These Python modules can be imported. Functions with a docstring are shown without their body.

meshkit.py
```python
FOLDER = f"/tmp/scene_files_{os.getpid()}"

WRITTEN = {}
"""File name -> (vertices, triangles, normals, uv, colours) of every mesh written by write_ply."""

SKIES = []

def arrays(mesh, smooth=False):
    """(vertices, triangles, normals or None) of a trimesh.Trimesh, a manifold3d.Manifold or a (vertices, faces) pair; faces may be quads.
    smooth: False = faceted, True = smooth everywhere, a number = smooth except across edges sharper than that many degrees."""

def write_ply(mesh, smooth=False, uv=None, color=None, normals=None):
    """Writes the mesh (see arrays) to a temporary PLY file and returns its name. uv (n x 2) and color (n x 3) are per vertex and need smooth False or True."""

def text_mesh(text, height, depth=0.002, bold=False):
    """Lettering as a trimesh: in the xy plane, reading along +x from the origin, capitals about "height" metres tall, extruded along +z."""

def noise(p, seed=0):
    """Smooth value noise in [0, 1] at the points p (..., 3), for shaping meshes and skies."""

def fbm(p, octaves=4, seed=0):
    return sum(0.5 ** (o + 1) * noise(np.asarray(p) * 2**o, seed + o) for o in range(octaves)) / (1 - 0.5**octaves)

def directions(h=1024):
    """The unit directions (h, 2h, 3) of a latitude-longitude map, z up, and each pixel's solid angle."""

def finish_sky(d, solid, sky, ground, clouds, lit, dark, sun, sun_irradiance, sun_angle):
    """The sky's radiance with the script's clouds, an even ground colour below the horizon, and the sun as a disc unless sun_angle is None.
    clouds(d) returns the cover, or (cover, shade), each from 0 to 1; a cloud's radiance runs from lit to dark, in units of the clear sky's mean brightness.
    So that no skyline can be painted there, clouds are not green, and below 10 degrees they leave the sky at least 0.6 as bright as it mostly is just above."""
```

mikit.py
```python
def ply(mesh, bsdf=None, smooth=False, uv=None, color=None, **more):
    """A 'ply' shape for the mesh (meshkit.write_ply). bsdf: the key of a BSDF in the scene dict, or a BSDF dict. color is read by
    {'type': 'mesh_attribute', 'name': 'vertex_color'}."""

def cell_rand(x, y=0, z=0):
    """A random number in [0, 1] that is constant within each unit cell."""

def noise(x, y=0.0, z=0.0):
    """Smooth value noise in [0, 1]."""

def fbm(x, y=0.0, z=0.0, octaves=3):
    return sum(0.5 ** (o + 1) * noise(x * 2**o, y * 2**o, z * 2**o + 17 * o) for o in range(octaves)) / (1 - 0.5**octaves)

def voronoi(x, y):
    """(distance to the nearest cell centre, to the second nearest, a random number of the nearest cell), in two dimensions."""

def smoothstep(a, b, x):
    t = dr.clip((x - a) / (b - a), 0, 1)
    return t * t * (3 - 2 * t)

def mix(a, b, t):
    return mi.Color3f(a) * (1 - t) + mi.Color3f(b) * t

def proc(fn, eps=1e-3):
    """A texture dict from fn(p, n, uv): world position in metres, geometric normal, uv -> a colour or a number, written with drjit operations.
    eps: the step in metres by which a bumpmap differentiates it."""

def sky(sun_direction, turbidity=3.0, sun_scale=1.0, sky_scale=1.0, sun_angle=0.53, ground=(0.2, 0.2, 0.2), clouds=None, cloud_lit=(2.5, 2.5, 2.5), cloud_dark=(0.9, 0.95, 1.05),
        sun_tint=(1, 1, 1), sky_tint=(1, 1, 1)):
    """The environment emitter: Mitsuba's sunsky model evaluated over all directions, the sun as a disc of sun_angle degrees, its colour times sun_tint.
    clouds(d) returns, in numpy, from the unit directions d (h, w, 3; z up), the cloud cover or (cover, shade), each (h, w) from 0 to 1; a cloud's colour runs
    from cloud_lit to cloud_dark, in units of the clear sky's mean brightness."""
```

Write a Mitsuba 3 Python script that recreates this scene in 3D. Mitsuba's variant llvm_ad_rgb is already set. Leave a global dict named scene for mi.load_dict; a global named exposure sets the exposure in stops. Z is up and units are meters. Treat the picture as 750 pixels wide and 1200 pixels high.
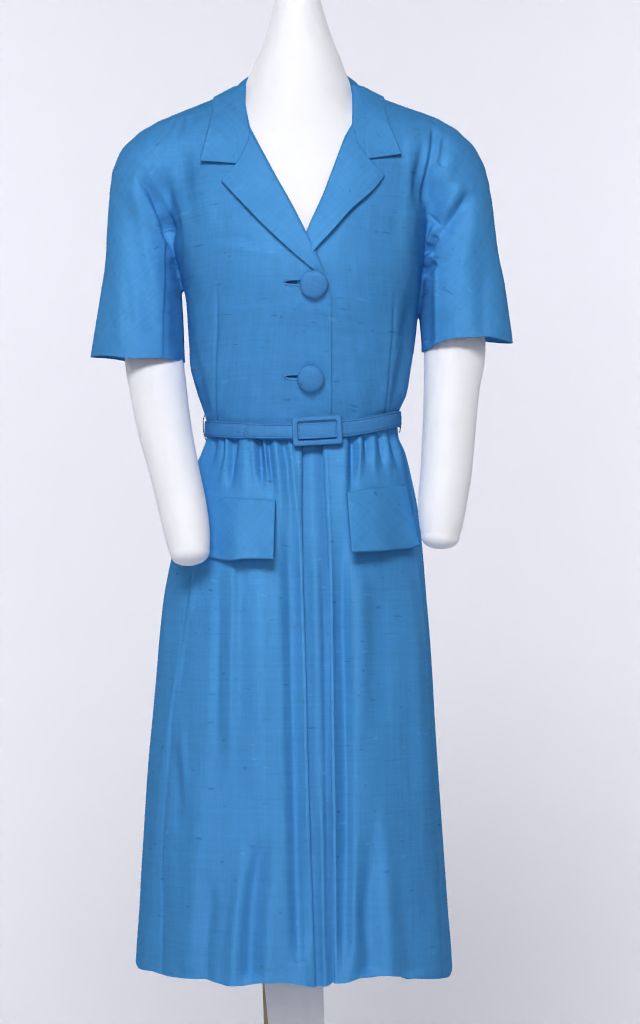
import math
import numpy as np, trimesh, drjit as dr, mitsuba as mi
import mikit, meshkit
from mikit import proc, noise, fbm, cell_rand, smoothstep, mix
from scipy.interpolate import PchipInterpolator, LinearNDInterpolator
from scipy.spatial import cKDTree

T = mi.ScalarTransform4f
DIST = 3.6                                   # camera to the middle of the figure, metres
CAM_Z = 0.9
scene, labels = {}, {}

# ------------------------------------------------------------------ camera, lamps, exposure
exposure = 0.0
scene['camera'] = {'type': 'perspective', 'fov_axis': 'x', 'fov': math.degrees(2 * math.atan(0.375 / DIST)),
                   'near_clip': 0.05, 'far_clip': 60.0,
                   'to_world': T().look_at(origin=[0, -DIST, CAM_Z], target=[0, 0, CAM_Z], up=[0, 0, 1])}
LIGHT = np.array([1.0, 1.0, 1.035])
# key, centre, target, width, height, radiance, label
LAMPS = [
    ('softbox', (-0.35, -2.7, 2.75), (0.0, 0, 0.95), 1.3, 1.0, 21.0, 'wide softbox lamp high above the camera, tilted down'),
    ('softbox_001', (-0.62, -3.7, 1.2), (0.0, 0, 0.8), 0.8, 1.5, 4.6, 'upright softbox lamp on the left of the camera'),
    ('softbox_002', (0.62, -3.7, 1.2), (0.0, 0, 0.8), 0.8, 1.5, 3.3, 'upright softbox lamp on the right of the camera'),
    ('softbox_003', (-1.9, 0.7, 1.6), (-0.5, 2.4, 1.2), 0.6, 1.6, 9.6, 'tall strip softbox on the left turned to the backdrop'),
    ('softbox_004', (1.9, 0.7, 1.6), (0.5, 2.4, 1.2), 0.6, 1.6, 9.6, 'tall strip softbox on the right turned to the backdrop'),
]

# ------------------------------------------------------------------ helpers
def key(name):
    if name not in scene:
        return name
    i = 1
    while f'{name}_{i:03d}' in scene:
        i += 1
    return f'{name}_{i:03d}'

def vnormals(v, f):
    n = np.zeros_like(v)
    fn = np.cross(v[f[:, 1]] - v[f[:, 0]], v[f[:, 2]] - v[f[:, 0]])
    for k in range(3):
        np.add.at(n, f[:, k], fn)
    return n / np.maximum(np.linalg.norm(n, axis=1, keepdims=True), 1e-12)

def put(name, v, f, bsdf, n=None, uv=None, more=None):
    """One entry of the scene from arrays."""
    v = np.asarray(v, float); f = np.asarray(f, int)
    if f.shape[1] == 4:
        f = np.vstack([f[:, [0, 1, 2]], f[:, [0, 2, 3]]])
    if n is None:
        n = vnormals(v, f)
    if uv is None:
        uv = np.stack([v[:, 0] - 0.4 * v[:, 1], v[:, 2]], 1)
    k = key(name)
    scene[k] = {'type': 'ply', 'filename': meshkit.write_ply((v, f), False, uv, None, normals=n), 'face_normals': False,
                'bsdf': {'type': 'ref', 'id': bsdf}, **(more or {})}
    return k

def put_mesh(name, mesh, bsdf, smooth=35):
    k = key(name)
    scene[k] = mikit.ply(mesh, bsdf, smooth=smooth)
    return k

def grid_faces(r, c, closed=False):
    i, j = np.meshgrid(np.arange(r - 1), np.arange(c if closed else c - 1), indexing='ij')
    j2 = (j + 1) % c
    q = np.stack([i * c + j, i * c + j2, (i + 1) * c + j2, (i + 1) * c + j], -1).reshape(-1, 4)
    return np.vstack([q[:, [0, 1, 2]], q[:, [0, 2, 3]]])

def boundary(f):
    e = np.vstack([f[:, [0, 1]], f[:, [1, 2]], f[:, [2, 0]]])
    s = np.sort(e, 1)
    _, inv, cnt = np.unique(s, axis=0, return_inverse=True, return_counts=True)
    return e[cnt[inv.ravel()] == 1]

def with_rim(v, f, n, uv, th):
    """Adds a narrow band along the open edges, so that the cloth's cut edge has its thickness."""
    e = boundary(f)
    a, b = v[e[:, 0]], v[e[:, 1]]
    a2, b2 = a - n[e[:, 0]] * th, b - n[e[:, 1]] * th
    rv = np.concatenate([a, b, b2, a2])
    m = len(e); i = np.arange(m)
    rf = np.vstack([np.stack([i + m, i, i + 3 * m], 1), np.stack([i + m, i + 3 * m, i + 2 * m], 1)])
    fn = np.cross(b - a, a2 - a); fn /= np.maximum(np.linalg.norm(fn, axis=1, keepdims=True), 1e-12)
    ruv = np.concatenate([uv[e[:, 0]], uv[e[:, 1]], uv[e[:, 1]], uv[e[:, 0]]])
    return np.vstack([v, rv]), np.vstack([f, rf + len(v)]), np.vstack([n, np.tile(-fn, (4, 1))]), np.vstack([uv, ruv])

def solid(v, f, th, uv, round_edge=True):
    """A sheet made into cloth of thickness th, outer face where the sheet was."""
    n = vnormals(v, f)
    e = boundary(f)
    k = len(v)
    mid = v - n * th * 0.5
    out = np.zeros_like(v)
    ev = v[e[:, 1]] - v[e[:, 0]]
    side = np.cross(ev, n[e[:, 0]]); side /= np.maximum(np.linalg.norm(side, axis=1, keepdims=True), 1e-12)
    np.add.at(out, e[:, 0], side); np.add.at(out, e[:, 1], side)
    ln = np.linalg.norm(out, axis=1, keepdims=True)
    out = np.where(ln > 0, out / np.maximum(ln, 1e-12), 0) * th * 0.5
    vv = np.vstack([v, v - n * th, mid + out])
    ff = [f, f[:, ::-1] + k]
    a, b = e[:, 0], e[:, 1]
    ff += [np.stack([b, a, a + 2 * k], 1), np.stack([b, a + 2 * k, b + 2 * k], 1),
           np.stack([b + 2 * k, a + 2 * k, a + k], 1), np.stack([b + 2 * k, a + k, b + k], 1)]
    ff = np.vstack(ff)
    return vv, ff, vnormals(vv, ff), np.tile(uv, (3, 1))

def clip(v, f, val, *att):
    """The part of the mesh where val > 0, cut along val = 0. att: more per-vertex arrays."""
    inside = val > 0
    cnt = inside[f].sum(1)
    keep = [f[cnt == 3]]
    newv = {}
    out_v, out_a, nv = [v], [[a] for a in att], len(v)
    for want in (1, 2):
        g = f[cnt == want]
        if not len(g):
            continue
        odd = inside[g] if want == 1 else ~inside[g]
        r = np.argmax(odd, 1)
        g = np.stack([g[np.arange(len(g)), (r + k) % 3] for k in range(3)], 1)
        ids = []
        for k in (1, 2):
            a, b = g[:, 0], g[:, k]
            lo, hi = np.minimum(a, b), np.maximum(a, b)
            t = (val[lo] / (val[lo] - val[hi]))[:, None]
            out_v.append(v[lo] * (1 - t) + v[hi] * t)
            for q, x in zip(out_a, att):
                q.append(x[lo] * (1 - t) + x[hi] * t)
            ids.append(np.arange(nv, nv + len(g))); nv += len(g)
        if want == 1:
            keep.append(np.stack([g[:, 0], ids[0], ids[1]], 1))
        else:
            keep += [np.stack([ids[0], g[:, 1], g[:, 2]], 1), np.stack([ids[0], g[:, 2], ids[1]], 1)]
    v2, f2 = np.vstack(out_v), np.vstack(keep)
    a2 = [np.vstack(q) for q in out_a]
    used, inv = np.unique(f2, return_inverse=True)
    f2 = inv.reshape(-1, 3); v2 = v2[used]; a2 = [x[used] for x in a2]
    # weld the points that two neighbours made on their common edge
    _, first, inv = np.unique(np.round(v2 * 1e7).astype(np.int64), axis=0, return_index=True, return_inverse=True)
    f2 = inv.ravel()[f2]; v2 = v2[first]; a2 = [x[first] for x in a2]
    f2 = f2[(f2[:, 0] != f2[:, 1]) & (f2[:, 1] != f2[:, 2]) & (f2[:, 0] != f2[:, 2])]
    return (v2, f2, *a2)

def lerp_curve(pts, n, smooth=True):
    """n points evenly along a polyline, rounded by a spline."""
    p = np.asarray(pts, float)
    s = np.concatenate([[0], np.cumsum(np.linalg.norm(np.diff(p, axis=0), axis=1))])
    t = np.linspace(0, s[-1], n)
    if smooth and len(p) > 2:
        return PchipInterpolator(s, p)(t)
    return np.stack([np.interp(t, s, p[:, k]) for k in range(p.shape[1])], 1)

def U(u): return (np.asarray(u, float) - 375) / 1000       # design sheet (1 unit = 1 mm, in the plane y = 0) -> metres
def V(v): return CAM_Z + (600 - np.asarray(v, float)) / 1000
def sheet(p): return 375 + p[:, 0] * 1000, 600 - (p[:, 2] - CAM_Z) * 1000
def near(u, v, y):
    """Measured outline -> design sheet for a detail that lies y metres off the middle plane."""
    s = 1 + y / DIST
    return 375 + (u - 375) * s, 600 + (v - 600) * s
def P(u, v, y):
    a, b = near(u, v, y)
    return np.array([U(a), y, V(b)])

def seg_dist(u, v, path):
    """(signed distance to the path, along it from 0 to 1); positive on its right-hand side as seen going down the sheet."""
    path = np.asarray(path, float)
    L = np.concatenate([[0], np.cumsum(np.linalg.norm(np.diff(path, axis=0), axis=1))])
    best, sgn, along = np.full(len(u), 1e9), np.zeros(len(u)), np.zeros(len(u))
    for i in range(len(path) - 1):
        d = path[i + 1] - path[i]; l2 = d @ d
        t = ((u - path[i, 0]) * d[0] + (v - path[i, 1]) * d[1]) / l2
        tc = np.clip(t, 0, 1)
        dx, dy = u - path[i, 0] - tc * d[0], v - path[i, 1] - tc * d[1]
        dd = np.hypot(dx, dy)
        m = dd < best
        best = np.where(m, dd, best)
        sgn = np.where(m, np.sign(dy * d[0] - dx * d[1]), sgn)
        along = np.where(m, (L[i] + tc * (L[i + 1] - L[i])) / L[-1], along)
    return best * np.where(sgn == 0, 1, sgn), along

def folds(u, v, strokes, front):
    """Sum of cloth folds. Each: (path on the measured sheet, height in mm, width to one side, width to the other, taper at start, taper at end)."""
    out = np.zeros(len(u))
    for path, A, w1, w2, t0, t1 in strokes:
        path = lerp_curve([near(a, b, front(a, b)) for a, b in path], 4 * len(path))
        lo, hi = path.min(0) - 4 * max(w1, w2), path.max(0) + 4 * max(w1, w2)
        m = np.nonzero((u > lo[0]) & (u < hi[0]) & (v > lo[1]) & (v < hi[1]))[0]
        if not len(m):
            continue
        s, t = seg_dist(u[m], v[m], path)
        g = np.where(s > 0, np.exp(-(s / w1) ** 2), np.exp(-(s / w2) ** 2))
        ends = np.ones(len(m))
        if t0: ends *= np.clip(t / t0, 0, 1) ** 2 * (3 - 2 * np.clip(t / t0, 0, 1))
        if t1: ends *= np.clip((1 - t) / t1, 0, 1) ** 2 * (3 - 2 * np.clip((1 - t) / t1, 0, 1))
        out[m] += A * g * ends
    return out / 1000

# ------------------------------------------------------------------ materials
def slubs(u, v, cu, cv, p, seed):
    """Thick places in the yarn: short dashes along u."""
    a, b = u / cu, v / cv
    i, j = dr.floor(a), dr.floor(b)
    r = [cell_rand(i, j, seed + k) for k in range(5)]
    ln = 0.07 + 0.28 * r[1] * r[1]
    x = (a - i - 0.5 - (r[2] - 0.5) * (0.95 - 2 * ln)) / ln
    wav = (noise(u * 260, v * 40, seed) - 0.5) * 0.22
    y = (b - j - 0.5 - (r[3] - 0.5) * 0.4 + wav) / (0.07 + 0.16 * r[4])
    body = dr.clip(1 - x * x, 0, 1) * dr.exp(-y * y)
    return dr.select(r[0] < p, body, 0.0)

def cloth_color(p, n, uv):
    u, v = uv.x, uv.y
    dark = slubs(u, v, 0.030, 0.0062, 0.036, 3) + 0.9 * slubs(u + 0.4, v + 0.3, 0.011, 0.0050, 0.022, 31) + 0.32 * slubs(u + 0.7, v + 1.3, 0.11, 0.0045, 0.08, 57) + 0.5 * slubs(u + 2.7, v + 0.6, 0.02, 0.007, 0.035, 71)
    pale = slubs(u + 1.9, v + 0.9, 0.030, 0.008, 0.03, 83)
    weft = noise(u * 90, v * 1000) * 0.8 + noise(u * 26, v * 520, 5) * 0.2
    warp = noise(u * 1000, v * 80, 9) * 0.75 + noise(u * 500, v * 16, 2) * 0.25
    dye = fbm(u * 14, v * 14, 4.0) - 0.5
    k = 1 + 0.11 * (weft - 0.5) + 0.12 * (warp - 0.5) + 0.06 * (noise(u * 2.5, v * 300, 21) - 0.5) + 0.06 * (noise(u * 260, v * 2.0, 23) - 0.5) + 0.08 * dye
    c = mi.Color3f(0.050, 0.240, 0.540) * k
    c = mix(c, mi.Color3f(0.012, 0.080, 0.260), dr.clip(dark * 0.62, 0, 0.7))
    return mix(c, mi.Color3f(0.11, 0.35, 0.70), dr.clip(pale * 0.6, 0, 0.5))

def cloth_height(p, n, uv):
    u, v = uv.x, uv.y
    return 0.00010 * noise(u * 60, v * 800) + 0.00010 * noise(u * 800, v * 60, 3) + 0.00022 * (slubs(u, v, 0.030, 0.0062, 0.036, 3) + slubs(u + 0.4, v + 0.3, 0.011, 0.0050, 0.022, 31))

def plain_cloth(p, n, uv):
    """The belt's and buttons' weave: finer, with few slubs."""
    u, v = uv.x, uv.y
    k = 1 + 0.10 * (noise(u * 90, v * 900) - 0.5) + 0.10 * (noise(u * 900, v * 90, 7) - 0.5) + 0.14 * (fbm(u * 60, v * 60, 2.0) - 0.5)
    c = mi.Color3f(0.052, 0.207, 0.475) * k
    return mix(c, mi.Color3f(0.016, 0.075, 0.22), dr.clip(slubs(u, v, 0.02, 0.005, 0.06, 11) * 0.6, 0, 0.6))

def cloth(fn, bump, rough=0.46, gloss=0.13):
    """Dyed yarn: matt, with the coloured gloss of silk."""
    return {'type': 'twosided', 'bsdf': {'type': 'bumpmap', 'arbitrary': proc(bump, 4e-4), 'scale': 1.0,
            'bsdf': {'type': 'blendbsdf', 'weight': gloss,
                     'a': {'type': 'diffuse', 'reflectance': proc(fn)},
                     'b': {'type': 'roughconductor', 'material': 'none', 'distribution': 'ggx', 'alpha': rough, 'specular_reflectance': {'type': 'rgb', 'value': [0.20, 0.52, 0.86]}}}}}

scene['cloth'] = cloth(cloth_color, cloth_height)
scene['trim_cloth'] = cloth(plain_cloth, lambda p, n, uv: 0.00012 * noise(uv.x * 700, uv.y * 700), 0.5, 0.09)
scene['figure_white'] = {'type': 'twosided', 'bsdf': {'type': 'bumpmap', 'arbitrary': proc(lambda p, n, uv: 0.0006 * fbm(p.x * 55, p.y * 55, p.z * 55), 1e-3), 'scale': 1.0,
    'bsdf': {'type': 'principled', 'base_color': proc(lambda p, n, uv: mi.Color3f(0.80, 0.80, 0.82) * (1 - 0.02 * smoothstep(0.56, 0.78, fbm(p.x * 38, p.y * 38, p.z * 26)))), 'roughness': 0.6, 'specular': 0.35}}}
scene['raw_wood'] = {'type': 'twosided', 'bsdf': {'type': 'principled', 'roughness': 0.6,
    'base_color': proc(lambda p, n, uv: mix((0.36, 0.27, 0.13), (0.50, 0.40, 0.22), noise(p.x * 300, p.y * 300, p.z * 14)))}}
scene['paper'] = {'type': 'twosided', 'bsdf': {'type': 'diffuse', 'reflectance': proc(lambda p, n, uv: mi.Color3f(0.755, 0.76, 0.80) * (0.992 + 0.016 * fbm(p.x * 300, p.y * 300, p.z * 300)))}}
scene['wire'] = {'type': 'twosided', 'bsdf': {'type': 'principled', 'base_color': {'type': 'rgb', 'value': [0.03, 0.05, 0.09]}, 'roughness': 0.6}}
scene['black_metal'] = {'type': 'twosided', 'bsdf': {'type': 'principled', 'base_color': {'type': 'rgb', 'value': [0.03, 0.03, 0.03]}, 'roughness': 0.5}}

# ------------------------------------------------------------------ the studio: paper sweep and lamps
prof = [(-5.0, 0.0), (1.0, 0.0)] + [(1.0 + 1.4 * math.sin(a), 1.4 - 1.4 * math.cos(a)) for a in np.linspace(0.05, math.pi / 2, 24)] + [(2.4, 4.2)]
xs = np.linspace(-4, 4, 9)
bv = np.array([[x, y, z] for (y, z) in prof for x in xs])
bk = put('backdrop', bv, grid_faces(len(prof), len(xs))[:, ::-1], 'paper')
labels[bk] = {'label': 'pale lavender grey seamless paper backdrop behind and below the dressed figure', 'category': 'backdrop', 'kind': 'structure'}

for name, c, t, w, h, rad, lab in LAMPS:
    c, t = np.array(c), np.array(t)
    m = T().look_at(origin=c.tolist(), target=t.tolist(), up=[0, 0, 1])
    M = np.array(m.matrix)
    loc = lambda a: np.asarray(a, float) @ M[:3, :3].T + M[:3, 3]
    q = np.array([[-w / 2, -h / 2, 0], [w / 2, -h / 2, 0], [w / 2, h / 2, 0], [-w / 2, h / 2, 0]])
    kk = f'{name}__diffuser'
    scene[kk] = {'type': 'ply', 'filename': meshkit.write_ply((loc(q), np.array([[0, 1, 2], [0, 2, 3]]))), 'face_normals': True,
                 'emitter': {'type': 'area', 'radiance': {'type': 'rgb', 'value': (LIGHT * rad).tolist()}}}
    o, b = 1.03, 0.22
    ring = np.array([q[i] * o + [0, 0, 0.01] for i in range(4)] + [q[i] * o + [0, 0, -0.03] for i in range(4)] + [q[i] * b + [0, 0, -0.5] for i in range(4)])
    hf = [[4 * r + i, 4 * r + (i + 1) % 4, 4 * r + 4 + (i + 1) % 4, 4 * r + 4 + i] for r in (0, 1) for i in range(4)] + [[8, 9, 10, 11]]
    put_mesh(f'{name}__housing', (loc(ring), np.array(hf)), 'black_metal', smooth=False)
    back = loc([[0, 0, -0.5]])[0]
    pole = trimesh.creation.cylinder(0.016, segment=[[back[0], back[1], 0.02], back], sections=16)
    put_mesh(f'{name}__stand', trimesh.util.concatenate([pole, trimesh.creation.cylinder(0.3, 0.02, transform=trimesh.transformations.translation_matrix([back[0], back[1], 0.01]))]), 'black_metal')
    labels[name] = {'label': lab, 'category': 'studio lamp', 'group': 'softboxes that light the studio'}
    labels[name].pop('group')

# ------------------------------------------------------------------ the figure: white dress form
def loft(rows, n=72, cap=(True, True)):
    """rows: (centre, half width, half depth, axis a, axis b) arrays."""
    ang = np.linspace(0, 2 * np.pi, n, endpoint=False)
    v = np.array([c + rx * np.cos(ang)[:, None] * a + ry * np.sin(ang)[:, None] * b for c, rx, ry, a, b in rows]).reshape(-1, 3)
    f = grid_faces(len(rows), n, True)
    ex = []
    for on, r in ((cap[0], 0), (cap[1], len(rows) - 1)):
        if on:
            k = len(v)
            v = np.vstack([v, rows[r][0]])
            i = np.arange(n)
            t = np.stack([np.full(n, k), r * n + i, r * n + (i + 1) % n], 1)
            f = np.vstack([f, t if r else t[:, ::-1]])
    return v, f

def figure_torso():
    # v, left, right, front, back
    R = np.array([(-62, 333, 365, .022, .022), (-50, 328, 370, .026, .026), (-30, 325.5, 372.5, .028, .028), (0, 322, 375.5, .031, .031), (30, 315.5, 384, .038, .038), (50, 309.5, 391, .043, .043), (66, 302.5, 398, .048, .048),
                  (88, 292.5, 406, .055, .055), (108, 284, 415, .062, .061), (125, 274, 425, .069, .066), (140, 258, 440, .076, .07), (155, 238, 460, .083, .076), (175, 222, 478, .092, .082),
                  (200, 218, 486, .101, .09), (240, 220, 482, .113, .094), (280, 222, 480, .121, .094), (320, 224, 480, .123, .094), (360, 222, 486, .118, .091), (400, 225, 481, .108, .086),
                  (440, 230, 475, .092, .08), (490, 246, 460, .070, .076), (530, 242, 464, .070, .08), (600, 224, 480, .080, .1), (680, 212, 490, .095, .105), (760, 216, 486, .09, .1), (820, 225, 478, .08, .09)])
    s = np.arange(len(R)); t = np.linspace(0, len(R) - 1, 240)
    Q = PchipInterpolator(s, R)(t)
    Q[:, 0] = np.interp(t, s, R[:, 0])
    n = 128
    ang = np.linspace(0, 2 * np.pi, n, endpoint=False)
    c, sn = np.cos(ang), np.sin(ang)
    rows = []
    for v, l, r, bf, bb in Q:
        hw = (r - l) / 2000
        e = 2 / 2.15
        x = U((l + r) / 2) + hw * np.sign(c) * np.abs(c) ** e
        y = np.where(sn < 0, -bf, bb) * np.abs(sn) ** e
        rows.append(np.stack([x, y, np.full(n, V(v))], 1))
    v = np.vstack(rows); f = grid_faces(len(rows), n, True)
    for r in (0, len(rows) - 1):
        k = len(v); v = np.vstack([v, rows[r].mean(0)]); i = np.arange(n)
        tt = np.stack([np.full(n, k), r * n + i, r * n + (i + 1) % n], 1)
        f = np.vstack([f, tt if r else tt[:, ::-1]])
    return v, f[:, ::-1] if vnormals(v, f)[n * 20][1] * 0 + vnormals(v, f)[n * 20][0] < 0 else f

def figure_arm(pts):
    """pts: u, v, y, radius (as measured), from the shoulder to just before the blunt end."""
    A = np.array(pts, float)
    C = np.array([P(u, v, y) for u, v, y, _ in A]); r = A[:, 3] / 1000 * (1 + A[:, 2] / DIST)
    s = np.concatenate([[0], np.cumsum(np.linalg.norm(np.diff(C, axis=0), axis=1))])
    t = np.linspace(0, s[-1], 90)
    c, rr = PchipInterpolator(s, C)(t), PchipInterpolator(s, r)(t)
    d = np.gradient(c, axis=0); d /= np.linalg.norm(d, axis=1, keepdims=True)
    rows = []
    def row(cc, dd, q):
        a = np.cross(dd, [0, 1, 0]); a /= np.linalg.norm(a); b = np.cross(a, dd)
        rows.append((cc, q, q * 0.97, a, b))
    for i in range(90): row(c[i], d[i], rr[i])
    L = rr[-1] * 0.72
    for g in np.linspace(0.06, 0.999, 22):            # the blunt rounded stub
        row(c[-1] + d[-1] * L * g, d[-1], rr[-1] * (1 - g ** 2.6) ** (1 / 2.2))
    return loft(rows)

tv, tf = figure_torso()
put('mannequin__torso', tv, tf, 'figure_white')
av, af = figure_arm([(176, 205, .006, 22), (170, 290, .008, 24), (176, 370, .012, 28), (179.5, 400, .012, 32.5), (181, 425, .004, 34.4), (184.5, 450, -.012, 33.6), (192.5, 500, -.05, 31.6), (204, 550, -.085, 29.2), (215, 600, -.117, 28.2), (220.5, 632, -.128, 26), (222.3, 645, -.132, 23.5)])
put('mannequin__arm', av, af, 'figure_white')
av, af = figure_arm([(526, 205, .006, 22), (537, 290, .008, 24), (534, 370, .012, 31), (533.5, 390, .010, 34.5), (533, 410, .004, 36), (529, 460, -.022, 32.4), (526.5, 500, -.035, 31.2), (523, 550, -.05, 30.2), (517.5, 600, -.065, 27.6), (516.5, 620, -.069, 24.5), (516.2, 627, -.07, 22.5)])
put('mannequin__arm', av, af, 'figure_white')
# the flat white post below the hem and the raw edge of its board, down to a plate on the paper
pl = np.array([[U(311), V(800)], [U(377.5), V(800)], [U(379), V(1160)], [U(387), V(1496)], [U(319), V(1496)], [U(318), V(1300)], [U(315), V(1200)], [U(310.5), V(1153)], [U(309), V(1100)]])
import shapely
post = trimesh.creation.extrude_polygon(shapely.Polygon(pl), 0.03, engine='earcut')
post.apply_transform(np.array([[1, 0, 0, 0], [0, 0, 1, -0.02], [0, 1, 0, 0], [0, 0, 0, 1.0]]))
put_mesh('mannequin__post', post, 'figure_white', smooth=30)
ed = np.array([[U(305), V(800)], [U(322), V(800)], [U(322), V(1496)], [U(310), V(1496)], [U(309), V(1200)], [U(307.2), V(1153)]])
edge = trimesh.creation.extrude_polygon(shapely.Polygon(ed), 0.018, engine='earcut')
edge.apply_transform(np.array([[1, 0, 0, 0], [0, 0, 1, 0.012], [0, 1, 0, 0], [0, 0, 0, 1.0]]))
k = put_mesh('mannequin__post_edge', edge, 'raw_wood', smooth=30)
labels[k] = {'label': 'ochre raw wooden edge along the left side of the white post'}
put_mesh('mannequin__base_plate', trimesh.creation.cylinder(0.19, 0.012, sections=64, transform=trimesh.transformations.translation_matrix([U(348), 0, 0.010])), 'figure_white')
labels['mannequin'] = {'label': 'white dress form with a tapering neck, blunt handless arms and a flat post', 'category': 'mannequin'}

# ------------------------------------------------------------------ the bodice: one surface of torso and sleeves, cut into its pieces
def col(tab):
    tab = np.array(tab, float)
    return [PchipInterpolator(tab[:, 0], tab[:, k], extrapolate=True) for k in range(1, tab.shape[1])]
TL, TR, TF, TB = col([(100, 290, 410, .035, .045), (130, 255, 445, .062, .065), (150, 232, 468, .078, .076), (170, 214, 487, .092, .086), (200, 200, 505, .108, .098), (240, 196, 506, .122, .106), (280, 200, 500, .137, .107), (320, 210, 496, .141, .105),
                      (360, 219, 490.5, .134, .101), (400, 221.5, 486.5, .119, .096), (430, 223.5, 481.5, .109, .092), (460, 231, 477, .099, .088), (490, 241, 466, .090, .085), (510, 245, 466, .087, .083), (540, 245, 466, .087, .083)])
def limb(tab, n=26):
    tab = np.array(tab, float)
    q = np.concatenate([[0], np.cumsum(np.hypot(*np.diff(tab[:, :2], axis=0).T))])
    return PchipInterpolator(q, tab)(np.linspace(0, q[-1], n))
ARM_L = limb([(292, 168, .056, 50), (215, 184.5, .056, 49.5), (178, 208, .054, 46), (169.5, 250, .050, 42.2), (167, 300, .050, 42.6), (165.5, 350, .051, 47.5), (161.5, 417, .054, 54.5), (160, 445, .055, 57)])
ARM_R = limb([(408, 168, .056, 50), (487, 183, .056, 49.5), (522, 206, .054, 46), (533.5, 250, .050, 44), (537.5, 300, .050, 46), (542, 350, .051, 51), (548, 410, .054, 53.5), (550, 440, .055, 56)])

def smin(a, b, k):
    h = np.clip(0.5 + 0.5 * (b - a) / k, 0, 1)
    return b * (1 - h) + a * h - k * h * (1 - h)

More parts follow.
